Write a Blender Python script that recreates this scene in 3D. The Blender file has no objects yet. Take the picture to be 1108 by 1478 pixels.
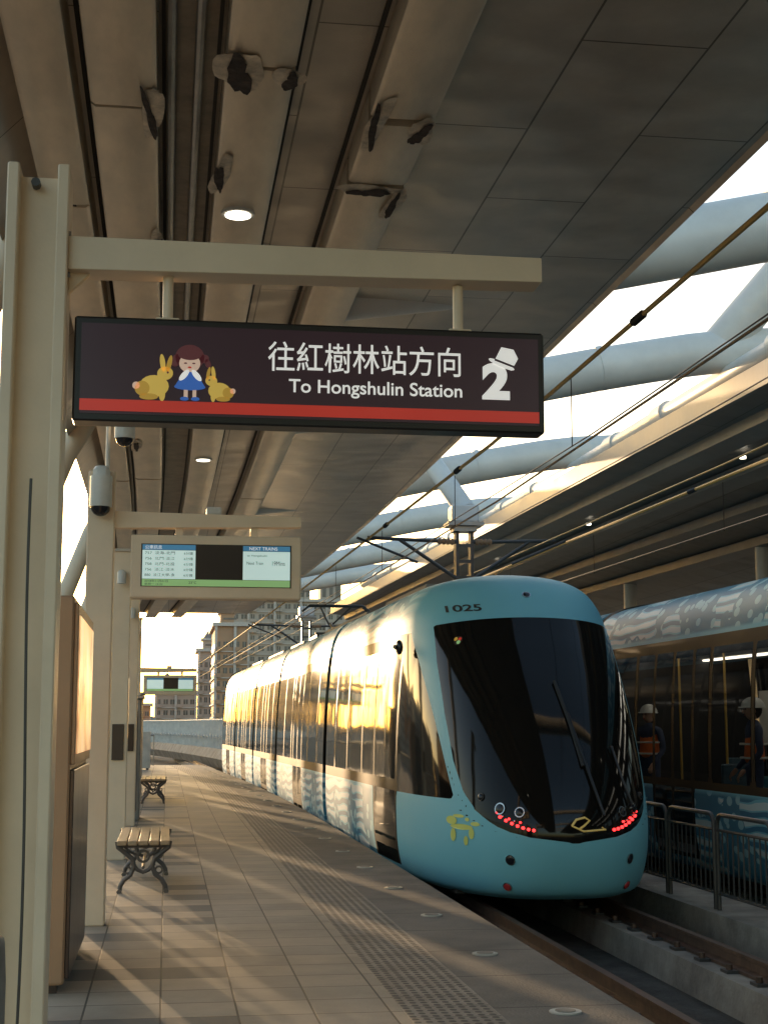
import bpy, math, random
import numpy as np
from mathutils import Vector, Matrix
random.seed(7)
rad=math.radians
scene=bpy.context.scene
# ------------------------------------------------------------------ helpers
def bend(y): return -0.0009*max(0,y-20)**2
def tbend(y): return -0.026*max(0,y-17.5) - 0.0001*max(0,y-30)**2
class MB:
    def __init__(s): s.v=[];s.f=[];s.m=[];s.mats=[]
    def mi(s,m):
        if m not in s.mats: s.mats.append(m)
        return s.mats.index(m)
    def add(s,vs,fs,m):
        o=len(s.v); s.v+= [tuple(v) for v in vs]
        k=s.mi(m)
        for f in fs: s.f.append([o+i for i in f]); s.m.append(k)
    def box(s,x0,x1,y0,y1,z0,z1,m,c=0.0):
        if c<=0:
            vs=[(x,y,z) for z in(z0,z1) for y in(y0,y1) for x in(x0,x1)]
            s.add(vs,[(0,2,3,1),(4,5,7,6),(0,1,5,4),(2,6,7,3),(0,4,6,2),(1,3,7,5)],m)
        else:
            def ring(i,z): 
                a,b,d,e=x0+i,x1-i,y0+i,y1-i
                return [(a+c,d,z),(b-c,d,z),(b,d+c,z),(b,e-c,z),(b-c,e,z),(a+c,e,z),(a,e-c,z),(a,d+c,z)]
            vs=ring(c*.6,z0)+ring(0,z0+c)+ring(0,z1-c)+ring(c*.6,z1)
            fs=[tuple(range(7,-1,-1)),tuple(range(24,32))]
            for r in range(3):
                for i in range(8):
                    j=(i+1)%8; fs.append((r*8+i,r*8+j,r*8+8+j,r*8+8+i))
            s.add(vs,fs,m)
    def tube(s,pts,r,m,seg=8,caps=True,rs=None):
        P=[Vector(p) for p in pts]; n=len(P); vs=[];fs=[]
        up=Vector((0,0,1))
        for i,p in enumerate(P):
            t=(P[min(i+1,n-1)]-P[max(i-1,0)]).normalized()
            a=up if abs(t.z)<.9 else Vector((0,1,0))
            if i==0: b=t.cross(a).normalized()
            else: b=(b-t*b.dot(t)).normalized()
            c=t.cross(b); R=rs[i] if rs else r
            for k in range(seg):
                an=2*math.pi*k/seg
                vs.append(p+b*math.cos(an)*R+c*math.sin(an)*R)
        for i in range(n-1):
            for k in range(seg):
                j=(k+1)%seg; fs.append((i*seg+k,i*seg+j,(i+1)*seg+j,(i+1)*seg+k))
        if caps: fs.append(tuple(range(seg-1,-1,-1))); fs.append(tuple(range((n-1)*seg,n*seg)))
        s.add(vs,fs,m)
    def strip(s,prof,y0,y1,n,m,closed=True,bf=bend):
        k=len(prof); vs=[];fs=[]
        for i in range(n+1):
            y=y0+(y1-y0)*i/n
            for (x,z) in prof: vs.append((x+bf(y),y,z))
        for i in range(n):
            for j in range(k if closed else k-1):
                q=(j+1)%k; fs.append((i*k+j,(i+1)*k+j,(i+1)*k+q,i*k+q))
        if closed: fs.append(tuple(range(k))); fs.append(tuple(range((n+1)*k-1,n*k-1,-1)))
        s.add(vs,fs,m)
    def prism(s,pts,y0,y1,m):
        k=len(pts)
        vs=[(x,y0,z) for x,z in pts]+[(x,y1,z) for x,z in pts]
        fs=[tuple(range(k)),tuple(range(2*k-1,k-1,-1))]
        for i in range(k):
            j=(i+1)%k; fs.append((j,i,k+i,k+j))
        s.add(vs,fs,m)
    def ell(s,cx,cz,a,b,y0,y1,m,rot=0,n=20):
        c,q=math.cos(rot),math.sin(rot)
        s.prism([(cx+a*math.cos(t)*c-b*math.sin(t)*q,cz+a*math.cos(t)*q+b*math.sin(t)*c) for t in [2*math.pi*i/n for i in range(n)]],y0,y1,m)
    def sph(s,c,r,m,u=16,v=10,sc=(1,1,1),lo=0.0,hi=1.0):
        vs=[];fs=[]
        for i in range(v+1):
            ph=math.pi*(lo+(hi-lo)*i/v)
            for k in range(u):
                th=2*math.pi*k/u
                vs.append((c[0]+r*sc[0]*math.sin(ph)*math.cos(th),c[1]+r*sc[1]*math.sin(ph)*math.sin(th),c[2]+r*sc[2]*math.cos(ph)))
        for i in range(v):
            for k in range(u):
                j=(k+1)%u; fs.append((i*u+k,(i+1)*u+k,(i+1)*u+j,i*u+j))
        s.add(vs,fs,m)
    def obj(s,name,parent=None,smooth=False,bevel=0):
        me=bpy.data.meshes.new(name); me.from_pydata(s.v,[],s.f); 
        for m in s.mats: me.materials.append(m)
        me.polygons.foreach_set('material_index',s.m)
        me.update()
        o=bpy.data.objects.new(name,me); scene.collection.objects.link(o)
        if smooth:
            me.polygons.foreach_set('use_smooth',[True]*len(me.polygons))
            try: me.set_sharp_from_angle(angle=rad(40))
            except Exception: pass
        if bevel>0:
            b=o.modifiers.new('b','BEVEL'); b.width=bevel; b.segments=2; b.limit_method='ANGLE'; b.angle_limit=rad(50)
        if parent: o.parent=parent
        return o
def empty(name):
    e=bpy.data.objects.new(name,None); e.empty_display_size=.2; scene.collection.objects.link(e); return e

def mat(name,col,rough=.5,metal=0,var=.12,vs=3.0,bump=0,bs=20,emis=None,es=0,spec=.5,coat=0,stretch=(1,1,1),dirt=None):
    m=bpy.data.materials.new(name); m.use_nodes=True; nt=m.node_tree; N=nt.nodes; L=nt.links
    b=N['Principled BSDF']; b.inputs['Roughness'].default_value=rough; b.inputs['Metallic'].default_value=metal
    b.inputs['Specular IOR Level'].default_value=spec; b.inputs['Coat Weight'].default_value=coat; b.inputs['Coat Roughness'].default_value=.05
    tc=N.new('ShaderNodeTexCoord'); mp=N.new('ShaderNodeMapping'); mp.inputs['Scale'].default_value=stretch
    L.new(tc.outputs['Object'],mp.inputs[0])
    nz=N.new('ShaderNodeTexNoise'); nz.inputs['Scale'].default_value=vs; nz.inputs['Detail'].default_value=6; nz.inputs['Roughness'].default_value=.65
    L.new(mp.outputs[0],nz.inputs['Vector'])
    cr=N.new('ShaderNodeValToRGB'); cr.color_ramp.elements[0].position=.3; cr.color_ramp.elements[1].position=.7
    d=dirt if dirt else tuple(c*(1-2*var) for c in col)
    cr.color_ramp.elements[0].color=(*d,1); cr.color_ramp.elements[1].color=(*[min(1,c*(1+var*.5)) for c in col],1)
    L.new(nz.outputs[0],cr.inputs[0]); L.new(cr.outputs[0],b.inputs['Base Color'])
    mr=N.new('ShaderNodeMapRange'); mr.inputs[3].default_value=max(.02,rough*.8); mr.inputs[4].default_value=min(1,rough*1.25)
    L.new(nz.outputs[0],mr.inputs[0]); L.new(mr.outputs[0],b.inputs['Roughness'])
    if bump>0:
        n2=N.new('ShaderNodeTexNoise'); n2.inputs['Scale'].default_value=bs; n2.inputs['Detail'].default_value=4
        L.new(mp.outputs[0],n2.inputs['Vector'])
        bp=N.new('ShaderNodeBump'); bp.inputs['Strength'].default_value=bump; bp.inputs['Distance'].default_value=.02
        L.new(n2.outputs[0],bp.inputs['Height']); L.new(bp.outputs[0],b.inputs['Normal'])
    if emis: b.inputs['Emission Color'].default_value=(*emis,1); b.inputs['Emission Strength'].default_value=es
    return m
def mth(nt,op,a,b=None,c=None):
    n=nt.nodes.new('ShaderNodeMath'); n.operation=op
    for i,v in enumerate((a,b,c)):
        if v is None: continue
        if isinstance(v,(int,float)): n.inputs[i].default_value=v
        else: nt.links.new(v,n.inputs[i])
    return n.outputs[0]
def mixc(nt,f,a,b):
    n=nt.nodes.new('ShaderNodeMix'); n.data_type='RGBA'
    for i,v in ((0,f),(6,a),(7,b)):
        if isinstance(v,(int,float)): n.inputs[i].default_value=v
        elif isinstance(v,tuple): n.inputs[i].default_value=(*v,1)
        else: nt.links.new(v,n.inputs[i])
    return n.outputs[2]

# ------------------------------------------------------------------ materials
M={}
M['cream']=mat('cream_paint',(.86,.69,.49),.42,.0,.06,2,.05,60)
M['cream2']=mat('cream_metal',(.60,.54,.45),.45,.1,.1,1.5)
M['pipe']=mat('white_tube_paint',(.72,.70,.66),.38,0,.08,1.2)
M['strip']=mat('soffit_duct',(.80,.67,.50),.38,.2,.16,1.8,.6,3,stretch=(1,.35,1))
M['dark']=mat('dark_gap',(.03,.025,.02),.8)
M['recess']=mat('recess_metal',(.28,.23,.17),.5,.2,.25,3,.6,5)
M['torn']=mat('torn_insulation',(.07,.05,.04),.9,0,.4,9,.8,15)
M['flap']=mat('torn_flap',(.72,.60,.45),.5,.05,.3,8,.8,12)
M['black']=mat('black_paint',(.015,.013,.013),.35)
M['rubber']=mat('rubber',(.02,.02,.02),.6)
M['steel']=mat('galvanised_steel',(.38,.37,.35),.4,.6,.15,6)
M['dsteel']=mat('dark_steel',(.09,.085,.08),.45,.5,.15,6)
M['chrome']=mat('chrome',(.6,.6,.6),.15,1)
M['conc']=mat('concrete',(.38,.34,.28),.85,0,.25,1.6,.5,25,dirt=(.15,.13,.11))
M['bed']=mat('track_bed',(.09,.085,.075),.95,0,.35,3,.9,30)
M['rail']=mat('rusty_rail',(.16,.10,.07),.5,.6,.3,8)
M['ltop']=mat('lamp_lit',(1,.95,.85),.5,emis=(1,.9,.7),es=5)
M['tfill']=mat('cabin_fill_strip',(1,.95,.85),.5,emis=(1,.93,.8),es=3.0)  # added glow that brightens the second tram's cabin, not a known lamp
M['wood']=mat('bench_wood',(.52,.38,.23),.5,0,.25,6,.3,30,stretch=(1,.15,1))
M['iron']=mat('cast_iron',(.14,.125,.115),.45,.5,.1,9)
M['brown']=mat('brown_panel',(.38,.235,.135),.4,.1,.08,2)
M['dpanel']=mat('dark_panel',(.05,.035,.03),.3,.2)
M['orange']=mat('hivis_orange',(.95,.22,.05),.7,0,.1,10)
M['refl']=mat('reflective_tape',(.7,.7,.62),.3)
M['cloth']=mat('navy_cloth',(.05,.07,.13),.85,0,.2,12)
M['seat']=mat('seat_moulding',(.06,.12,.16),.5,0,.2,12)
M['skin']=mat('skin',(.5,.29,.2),.55,0,.05,8)
M['hair']=mat('hair',(.015,.01,.008),.6)
M['helmet']=mat('helmet_white',(.8,.8,.75),.3)
M['yel']=mat('yellow_wire',(.50,.32,.07),.5)
M['wire']=mat('copper_wire',(.07,.05,.04),.45,.4)
M['redl']=mat('red_lamp',(.7,.03,.03),.2,emis=(1,.03,.03),es=4.0)
M['redr']=mat('red_reflector',(.6,.05,.05),.2)
M['dome']=mat('smoked_dome',(.02,.02,.025),.08)
M['camw']=mat('camera_housing',(.7,.68,.62),.35)
M['grayc']=mat('gray_cabinet',(.26,.25,.23),.5,.2)
M['fin']=mat('parapet_fin',(.66,.61,.54),.6)
M['int']=mat('tram_interior',(.5,.48,.44),.6)
M['disc']=mat('inset_disc',(.6,.57,.5),.35,.3)
M['bwin']=mat('hazed_building_glass',(.17,.14,.115),.25,0,.3,.3)  # pane colour lightened to brown, stands in for distant haze

def flat(name,col,es=.35,rough=.3):
    m=bpy.data.materials.new(name); m.use_nodes=True; b=m.node_tree.nodes['Principled BSDF']
    nt=m.node_tree; tc=nt.nodes.new('ShaderNodeTexCoord'); nz=nt.nodes.new('ShaderNodeTexNoise'); nz.inputs['Scale'].default_value=2.5
    nt.links.new(tc.outputs['Object'],nz.inputs['Vector'])
    c=mixc(nt,nz.outputs[0],tuple(x*.9 for x in col),tuple(min(1,x*1.08) for x in col))
    nt.links.new(c,b.inputs['Base Color']); nt.links.new(c,b.inputs['Emission Color'])
    b.inputs['Emission Strength'].default_value=es; b.inputs['Roughness'].default_value=rough
    return m
F={'bg':flat('sign_face',(.030,.014,.020),.4),'white':flat('sign_white',(.80,.78,.74),.6),'red':flat('sign_red',(.62,.045,.03),.3),
'yel':flat('art_yellow',(.75,.50,.10),.35),'yel2':flat('art_gold',(.55,.32,.05),.35),'blue':flat('art_blue',(.05,.16,.55),.35),'face':flat('art_skin',(.8,.55,.42),.35),
'hair':flat('art_hair',(.13,.035,.04),.3),'scr':flat('screen_white',(.55,.72,.68),.6),'hdr':flat('screen_blue',(.05,.20,.35),.5),
'grn':flat('screen_green',(.25,.45,.18),.5),'blk':flat('screen_black',(.01,.01,.01),.1),'ink':flat('screen_ink',(.04,.06,.09),.0),'emb':flat('emblem_gold',(.7,.5,.15),.15)}
def poster():
    m=bpy.data.materials.new('lit_poster'); m.use_nodes=True; nt=m.node_tree; b=nt.nodes['Principled BSDF']; N=nt.nodes; L=nt.links
    tc=N.new('ShaderNodeTexCoord'); nz=N.new('ShaderNodeTexNoise'); nz.inputs['Scale'].default_value=2.2; nz.inputs['Detail'].default_value=3; L.new(tc.outputs['Object'],nz.inputs['Vector'])
    cr=N.new('ShaderNodeValToRGB'); E=cr.color_ramp.elements; E[0].position=.32; E[0].color=(.35,.16,.08,1); E[1].position=.68; E[1].color=(1,.72,.38,1)
    e=E.new(.5); e.color=(.85,.48,.22,1)
    L.new(nz.outputs[0],cr.inputs[0]); L.new(cr.outputs[0],b.inputs['Base Color']); L.new(cr.outputs[0],b.inputs['Emission Color']); b.inputs['Emission Strength'].default_value=.75; b.inputs['Roughness'].default_value=.3
    return m
M['poster']=poster()

def soffit(name,base,w,h,rough,wav,metal=.5):
    m=mat(name,base,rough,metal,.14,1.2); nt=m.node_tree; N=nt.nodes; L=nt.links; b=N['Principled BSDF']
    tc=N['Texture Coordinate']; br=N.new('ShaderNodeTexBrick'); br.offset=.5; br.offset_frequency=2
    br.inputs['Scale'].default_value=1; br.inputs['Mortar Size'].default_value=.008; br.inputs['Brick Width'].default_value=w; br.inputs['Row Height'].default_value=h
    br.inputs['Color1'].default_value=(1,1,1,1); br.inputs['Color2'].default_value=(.88,.88,.88,1); br.inputs['Mortar'].default_value=(.25,.23,.2,1)
    mp=N.new('ShaderNodeMapping'); mp.inputs['Rotation'].default_value=(0,0,rad(90)); L.new(tc.outputs['Object'],mp.inputs[0]); L.new(mp.outputs[0],br.inputs['Vector'])
    src=b.inputs['Base Color'].links[0].from_socket
    mx=N.new('ShaderNodeMix'); mx.data_type='RGBA'; mx.blend_type='MULTIPLY'; mx.inputs[0].default_value=1
    L.new(src,mx.inputs[6]); L.new(br.outputs['Color'],mx.inputs[7]); L.new(mx.outputs[2],b.inputs['Base Color'])
    n2=N.new('ShaderNodeTexNoise'); n2.inputs['Scale'].default_value=1.3; n2.inputs['Detail'].default_value=1; L.new(tc.outputs['Object'],n2.inputs['Vector'])
    bp=N.new('ShaderNodeBump'); bp.inputs['Strength'].default_value=wav; bp.inputs['Distance'].default_value=.12
    L.new(n2.outputs[0],bp.inputs['Height']); L.new(bp.outputs[0],b.inputs['Normal'])
    return m
M['soff']=soffit('soffit_panel',(.56,.49,.40),2.8,.82,.36,.38,.25)
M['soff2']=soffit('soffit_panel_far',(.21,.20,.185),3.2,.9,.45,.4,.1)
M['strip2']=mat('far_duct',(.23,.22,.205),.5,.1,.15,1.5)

def tiles():
    m=bpy.data.materials.new('platform_tiles'); m.use_nodes=True; nt=m.node_tree; N=nt.nodes; L=nt.links; b=N['Principled BSDF']
    tc=N.new('ShaderNodeTexCoord'); br=N.new('ShaderNodeTexBrick'); br.offset=0
    br.inputs['Scale'].default_value=1; br.inputs['Brick Width'].default_value=.4; br.inputs['Row Height'].default_value=.4; br.inputs['Mortar Size'].default_value=.006
    br.inputs['Color1'].default_value=(.49,.405,.30,1); br.inputs['Color2'].default_value=(.39,.33,.255,1); br.inputs['Mortar'].default_value=(.10,.085,.065,1)
    L.new(tc.outputs['Object'],br.inputs['Vector'])
    sp=N.new('ShaderNodeSeparateXYZ'); L.new(tc.outputs['Object'],sp.inputs[0])
    fx=mth(nt,'FLOOR',mth(nt,'DIVIDE',sp.outputs[0],.4)); fy=mth(nt,'FLOOR',mth(nt,'DIVIDE',sp.outputs[1],.4)); fy2=mth(nt,'FLOOR',mth(nt,'DIVIDE',sp.outputs[1],.8))
    cb=N.new('ShaderNodeCombineXYZ'); L.new(fx,cb.inputs[0]); L.new(fy2,cb.inputs[1]); wn=N.new('ShaderNodeTexWhiteNoise'); wn.noise_dimensions='2D'; L.new(cb.outputs[0],wn.inputs['Vector'])
    par=mth(nt,'MODULO',mth(nt,'ADD',fy,100),2)
    msk=mth(nt,'MULTIPLY',mth(nt,'LESS_THAN',wn.outputs[0],.6),mth(nt,'MULTIPLY',par,mth(nt,'LESS_THAN',sp.outputs[0],.4)))
    notm=mth(nt,'SUBTRACT',1,br.outputs['Fac'])
    c=mixc(nt,mth(nt,'MULTIPLY',mth(nt,'MULTIPLY',msk,notm),.85),br.outputs['Color'],(.14,.14,.13))
    nz=N.new('ShaderNodeTexNoise'); nz.inputs['Scale'].default_value=1.1; nz.inputs['Detail'].default_value=8; nz.inputs['Roughness'].default_value=.7; L.new(tc.outputs['Object'],nz.inputs['Vector'])
    rp=N.new('ShaderNodeMapRange'); rp.inputs[1].default_value=.3; rp.inputs[2].default_value=.7; rp.inputs[3].default_value=.62; rp.inputs[4].default_value=1.12; L.new(nz.outputs[0],rp.inputs[0])
    mx=N.new('ShaderNodeMix'); mx.data_type='RGBA'; mx.blend_type='MULTIPLY'; mx.inputs[0].default_value=1; L.new(c,mx.inputs[6]); L.new(rp.outputs[0],mx.inputs[7])
    L.new(mx.outputs[2],b.inputs['Base Color'])
    r2=N.new('ShaderNodeMapRange'); r2.inputs[3].default_value=.5; r2.inputs[4].default_value=.85; L.new(nz.outputs[0],r2.inputs[0]); L.new(r2.outputs[0],b.inputs['Roughness'])
    n3=N.new('ShaderNodeTexNoise'); n3.inputs['Scale'].default_value=60; L.new(tc.outputs['Object'],n3.inputs['Vector'])
    h=mth(nt,'ADD',mth(nt,'MULTIPLY',notm,1.0),mth(nt,'MULTIPLY',n3.outputs[0],.35))
    bp=N.new('ShaderNodeBump'); bp.inputs['Strength'].default_value=.5; bp.inputs['Distance'].default_value=.006; L.new(h,bp.inputs['Height']); L.new(bp.outputs[0],b.inputs['Normal'])
    return m
M['tiles']=tiles()
def tactile():
    m=mat('tactile_paving',(.36,.31,.25),.7,0,.2,2); nt=m.node_tree; N=nt.nodes; L=nt.links; b=N['Principled BSDF']
    tc=N['Texture Coordinate']; sp=N.new('ShaderNodeSeparateXYZ'); L.new(tc.outputs['Object'],sp.inputs[0])
    def fr(s,p): return mth(nt,'SUBTRACT',mth(nt,'FRACT',mth(nt,'DIVIDE',s,p)),.5)
    fx=fr(sp.outputs[0],.06); fy=fr(sp.outputs[1],.075)
    d=mth(nt,'SQRT',mth(nt,'ADD',mth(nt,'MULTIPLY',fx,fx),mth(nt,'MULTIPLY',fy,fy)))
    h=N.new('ShaderNodeMapRange'); h.inputs[1].default_value=.38; h.inputs[2].default_value=.26; L.new(d,h.inputs[0])
    src=b.inputs['Base Color'].links[0].from_socket
    c=mixc(nt,mth(nt,'MULTIPLY',h.outputs[0],.85),src,(.06,.052,.045))
    jx=mth(nt,'GREATER_THAN',mth(nt,'ABSOLUTE',fr(sp.outputs[1],.3)),.485)
    c=mixc(nt,jx,c,(.06,.05,.045))
    L.new(c,b.inputs['Base Color'])
    bp=N.new('ShaderNodeBump'); bp.inputs['Strength'].default_value=1; bp.inputs['Distance'].default_value=.006; L.new(h.outputs[0],bp.inputs['Height']); L.new(bp.outputs[0],b.inputs['Normal'])
    return m
M['tact']=tactile()
def coping():
    m=mat('coping_slab',(.22,.195,.165),.75,0,.25,1.3,.3,60,dirt=(.11,.10,.088)); nt=m.node_tree; N=nt.nodes; L=nt.links; b=N['Principled BSDF']
    tc=N['Texture Coordinate']; sp=N.new('ShaderNodeSeparateXYZ'); L.new(tc.outputs['Object'],sp.inputs[0])
    j=mth(nt,'GREATER_THAN',mth(nt,'ABSOLUTE',mth(nt,'SUBTRACT',mth(nt,'FRACT',mth(nt,'DIVIDE',sp.outputs[1],1.0)),.5)),.493)
    src=b.inputs['Base Color'].links[0].from_socket
    L.new(mixc(nt,j,src,(.04,.036,.03)),b.inputs['Base Color']); return m
M['cop']=coping()

# ------------------------------------------------------------------ world & sun
SE,SA=4.8,-11.8
w=bpy.data.worlds.new('World'); scene.world=w; w.use_nodes=True
nt=w.node_tree; bg=nt.nodes['Background']; sky=nt.nodes.new('ShaderNodeTexSky'); sky.sky_type='NISHITA'; sky.sun_disc=False
sky.sun_elevation=rad(SE); sky.sun_rotation=rad(SA%360); sky.air_density=1.0; sky.dust_density=2.2; sky.ozone_density=1.3
nt.links.new(sky.outputs[0],bg.inputs[0]); bg.inputs[1].default_value=.62
sd=Vector((math.sin(rad(SA))*math.cos(rad(SE)),math.cos(rad(SA))*math.cos(rad(SE)),math.sin(rad(SE))))
sl=bpy.data.lights.new('sun','SUN'); sl.energy=5; sl.angle=rad(.6); sl.color=(1,.68,.38)
so=bpy.data.objects.new('sun',sl); scene.collection.objects.link(so); so.rotation_euler=sd.to_track_quat('Z','Y').to_euler()

# ------------------------------------------------------------------ camera
cd=bpy.data.cameras.new('camera'); co=bpy.data.objects.new('camera',cd); scene.collection.objects.link(co); scene.camera=co
cd.sensor_fit='VERTICAL'; cd.sensor_height=36; cd.sensor_width=27; cd.lens=52; cd.clip_end=6000; cd.clip_start=.05
co.location=(0,0,1.5); co.rotation_euler=(rad(90+8.16),0,rad(-8.28))

# ------------------------------------------------------------------ ground, platform, track
T1=4.15
b=MB(); b.box(-3000,3000,-600,5000,-1.4,-.9,mat('ground_mat',(.14,.13,.11),.95,0,.2,.05)); b.obj('ground')
plat=empty('station_platform')
b=MB(); b.strip([(-2.2,-.9),(1.27,-.9),(1.27,0),(-2.2,0)],-24,56,40,M['tiles']); b.obj('tiled_paving',plat)
b=MB(); b.strip([(1.27,-.9),(1.75,-.9),(1.75,.003),(1.27,.003)],-24,56,40,M['tact']); b.obj('tactile_strip',plat)
b=MB(); b.strip([(1.75,-.9),(2.44,-.9),(2.44,-.12),(2.48,-.1),(2.48,-.008),(2.468,.004),(1.75,.004)],-24,56,40,M['cop']); b.obj('coping',plat)
b=MB()
for i in range(24):
    y=3.83+2*i; b.tube([(2.1+bend(y),y,.002),(2.1+bend(y),y,.012)],.085,M['disc'],20)
    b.tube([(2.1+bend(y),y,.002),(2.1+bend(y),y,.016)],.055,M['conc'],16)
b.obj('inset_discs',plat)
trk=empty('tram_track')
b=MB(); b.strip([(2.44,-.895),(11.4,-.895),(11.4,-.86),(2.44,-.86)],-24,110,60,M['bed']); b.obj('track_bed',trk)
b=MB(); r=MB(); fst=MB()
for c in (T1,7.95):
    for s_ in (-.72,.72):
        X=c+s_
        b.strip([(X-.27,-.86),(X+.27,-.86),(X+.25,-.58),(X-.25,-.58)],-24,100,60,M['conc'],bf=tbend)
        r.strip([(X-.07,-.575),(X+.07,-.575),(X+.07,-.55),(X+.015,-.53),(X+.015,-.46),(X+.035,-.45),(X+.035,-.42),(X-.035,-.42),(X-.035,-.45),(X-.015,-.46),(X-.015,-.53),(X-.07,-.55)],-24,100,60,M['rail'],bf=tbend)
        for k in range(40):
            y=-2+k*.65
            fst.box(X-.17+tbend(y),X+.17+tbend(y),y,y+.16,-.58,-.555,M['dsteel']); 
            for q in(-.12,.12): fst.tube([(X+q+tbend(y),y+.08,-.56),(X+q+tbend(y),y+.08,-.51)],.03,M['rail'],8)
b.obj('rail_plinths',trk); r.obj('rails',trk); fst.obj('rail_fastenings',trk)
b=MB(); b.strip([(5.60,-.86),(6.25,-.86),(6.25,-.42),(5.60,-.42)],-24,100,60,M['conc'],bf=tbend); b.obj('concrete_kerb',trk)
b=MB(); b.strip([(9.45,-.9),(16,-.9),(16,0),(9.45,0)],-24,56,32,M['tiles']); b.obj('opposite_platform')

b=MB()
y=9.2
while y<36:
    X=5.74; pts=[]; h0,h1=-.42,.56; W=1.42; rr=.12
    pts=[(X,y,h0),(X,y,h1-rr)]+[(X,y+rr-rr*math.cos(a),h1-rr+rr*math.sin(a)) for a in [math.pi/2*i/5 for i in range(1,6)]]
    pts+=[(X,y+W-rr+rr*math.sin(a),h1-rr+rr*math.cos(a)) for a in [math.pi/2*i/5 for i in range(0,6)]]+[(X,y+W,h0)]
    pts=[(p[0]+tbend(p[1]),p[1],p[2]) for p in pts]
    b.tube(pts,.024,M['dsteel'],8)
    for z in(-.25,.40): b.tube([(X+tbend(y),y,z),(X+tbend(y+W),y+W,z)],.016,M['dsteel'],6)
    for k in range(1,10):
        yy=y+W*k/10; b.tube([(X+tbend(yy),yy,-.25),(X+tbend(yy),yy,.40)],.010,M['dsteel'],6)
    y+=1.52
b.obj('hoop_railing',smooth=True)

# ------------------------------------------------------------------ tram
WS=1.053
CP=[(1.14,-.31,15.42),(1.24,-.22,15.16),(1.30,.05,15.0),(1.32,.4,14.95),(1.32,.8,15.08),(1.31,1.3,15.38),(1.29,1.8,15.78),(1.26,2.25,16.2),(1.22,2.6,16.54),(1.16,2.88,16.80),(1.03,3.10,17.05),(.80,3.24,17.35),(.45,3.32,17.8),(0.001,3.35,18.2)]
CP=[(a*WS,b_,c) for a,b_,c in CP]
def herm(P,n):
    P=np.array(P); out=[]
    k=len(P)
    T=np.array([(P[min(i+1,k-1)]-P[max(i-1,0)])/(2 if 0<i<k-1 else 1) for i in range(k)])
    for i in range(k-1):
        for j in range(n):
            t=j/n; out.append((2*t**3-3*t**2+1)*P[i]+(t**3-2*t**2+t)*T[i]+(-2*t**3+3*t**2)*P[i+1]+(t**3-t**2)*T[i+1])
    out.append(P[-1]); return np.array(out)
PR=herm(CP,8); YB=19.0; NN=2.65
def surf(x,z):
    w=np.interp(z,PR[:,1],PR[:,0]); yf=np.interp(z,PR[:,1],PR[:,2]); q=min(.999,abs(x)/w)
    return YB-(YB-yf)*(1-q**NN)**(1/NN)
def surfn(x,z):
    e=.01
    a=Vector((2*e,surf(x+e,z)-surf(x-e,z),0)); c=Vector((0,surf(x,z+e)-surf(x,z-e),2*e))
    n=a.cross(c).normalized()
    return n if n.y<0 else -n
HWz=[.30,.33,.38,.46,.58,.78,1.1,1.6,2.2,2.75]; HWx=[v*1.06 for v in [0,.32,.56,.73,.85,.94,.99,1.01,1.01,.98]]
def front_sdf(x,z):
    if z<.30: hw=-.5*(.30-z)*4
    else: hw=np.interp(z,HWz,HWx)
    a=abs(x)-hw
    if z<.6: a=max(a*.45,-.5) if a>0 else a*.4
    zt=z-(2.72-.06*x*x)
    return max(a,zt)
D1=(18.0,19.55)
def masks(x,y,z,doors,wins,nose):
    g=9
    if nose:
        g=front_sdf(x,z) if y<18 else 9
        yl=15.95+(max(z,.2)-.72)/1.86*1.85-.35*math.sin(max(0,min(1,(z-.72)/1.86))*math.pi)*.4
        sd_=max((yl-y)*.7,z-2.60,.70-z)
    else: sd_=max(z-2.60,.70-z)
    dd=9
    for (a,c) in doors: dd=min(dd,max(a-y,y-c,z-2.5,-.17-z))
    g=min(g,sd_,dd)
    se=9
    for (a,c) in doors:
        for l in (a,(a+c)/2,c):
            if -.17<z<2.5: se=min(se,abs(y-l)-.045)
        if a<y<c and z<.7: se=min(se,abs(z-.05)-.05)
    for l in wins:
        if .7<z<2.56: se=min(se,abs(y-l)-.05)
    if y>17.9:
        if .69<z<.95: se=min(se,max(z-.84,.70-z))
        if 2.3<z<2.65: se=min(se,max(2.44-z,z-2.60))
    if nose and z<1.05 and y<16.9: se=min(se,abs(front_sdf(x,z)-.055)-.005)
    pl=9
    for l in wins: pl=min(pl,abs(y-l)-.07)
    for (a,c) in doors:
        for l in (a,(a+c)/2,c): pl=min(pl,abs(y-l)-.05)
    pl=min(pl,z-.80 if z<1.6 else 2.35-z)
    return g,se,pl
def grid_obj(name,cols,mt,doors,wins,nose,parent,cx,dy):
    V=[];G=[];S=[];Pt=[];Pl=[]
    nr=len(PR); nc=len(cols[0])
    for i in range(nr):
        for (x,y) in cols[i]:
            z=PR[i,1]; g,se,pl=masks(x,y,z,doors,wins,nose)
            Y=y+dy
            V.append((cx+x+tbend(Y),Y,z)); G.append(g); S.append(se); Pl.append(pl)
            p=0
            if y>19.6 and z<.66: p=min(1,(y-19.6)*3)
            if y>17.8 and z>2.64 and abs(x)>.35: p=min(1,(y-17.8)*1)
            Pt.append(p)
    Fc=[]
    for i in range(nr-1):
        for j in range(nc-1):
            Fc.append((i*nc+j,i*nc+j+1,(i+1)*nc+j+1,(i+1)*nc+j))
    me=bpy.data.meshes.new(name); me.from_pydata(V,[],Fc); me.materials.append(mt)
    for nm,A in(('glass',G),('seam',S),('pat',Pt),('pill',Pl)):
        at=me.attributes.new(nm,'FLOAT','POINT'); at.data.foreach_set('value',[float(a) for a in A])
    me.polygons.foreach_set('use_smooth',[True]*len(me.polygons)); me.update()
    o=bpy.data.objects.new(name,me); scene.collection.objects.link(o); o.parent=parent
    return o
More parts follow.
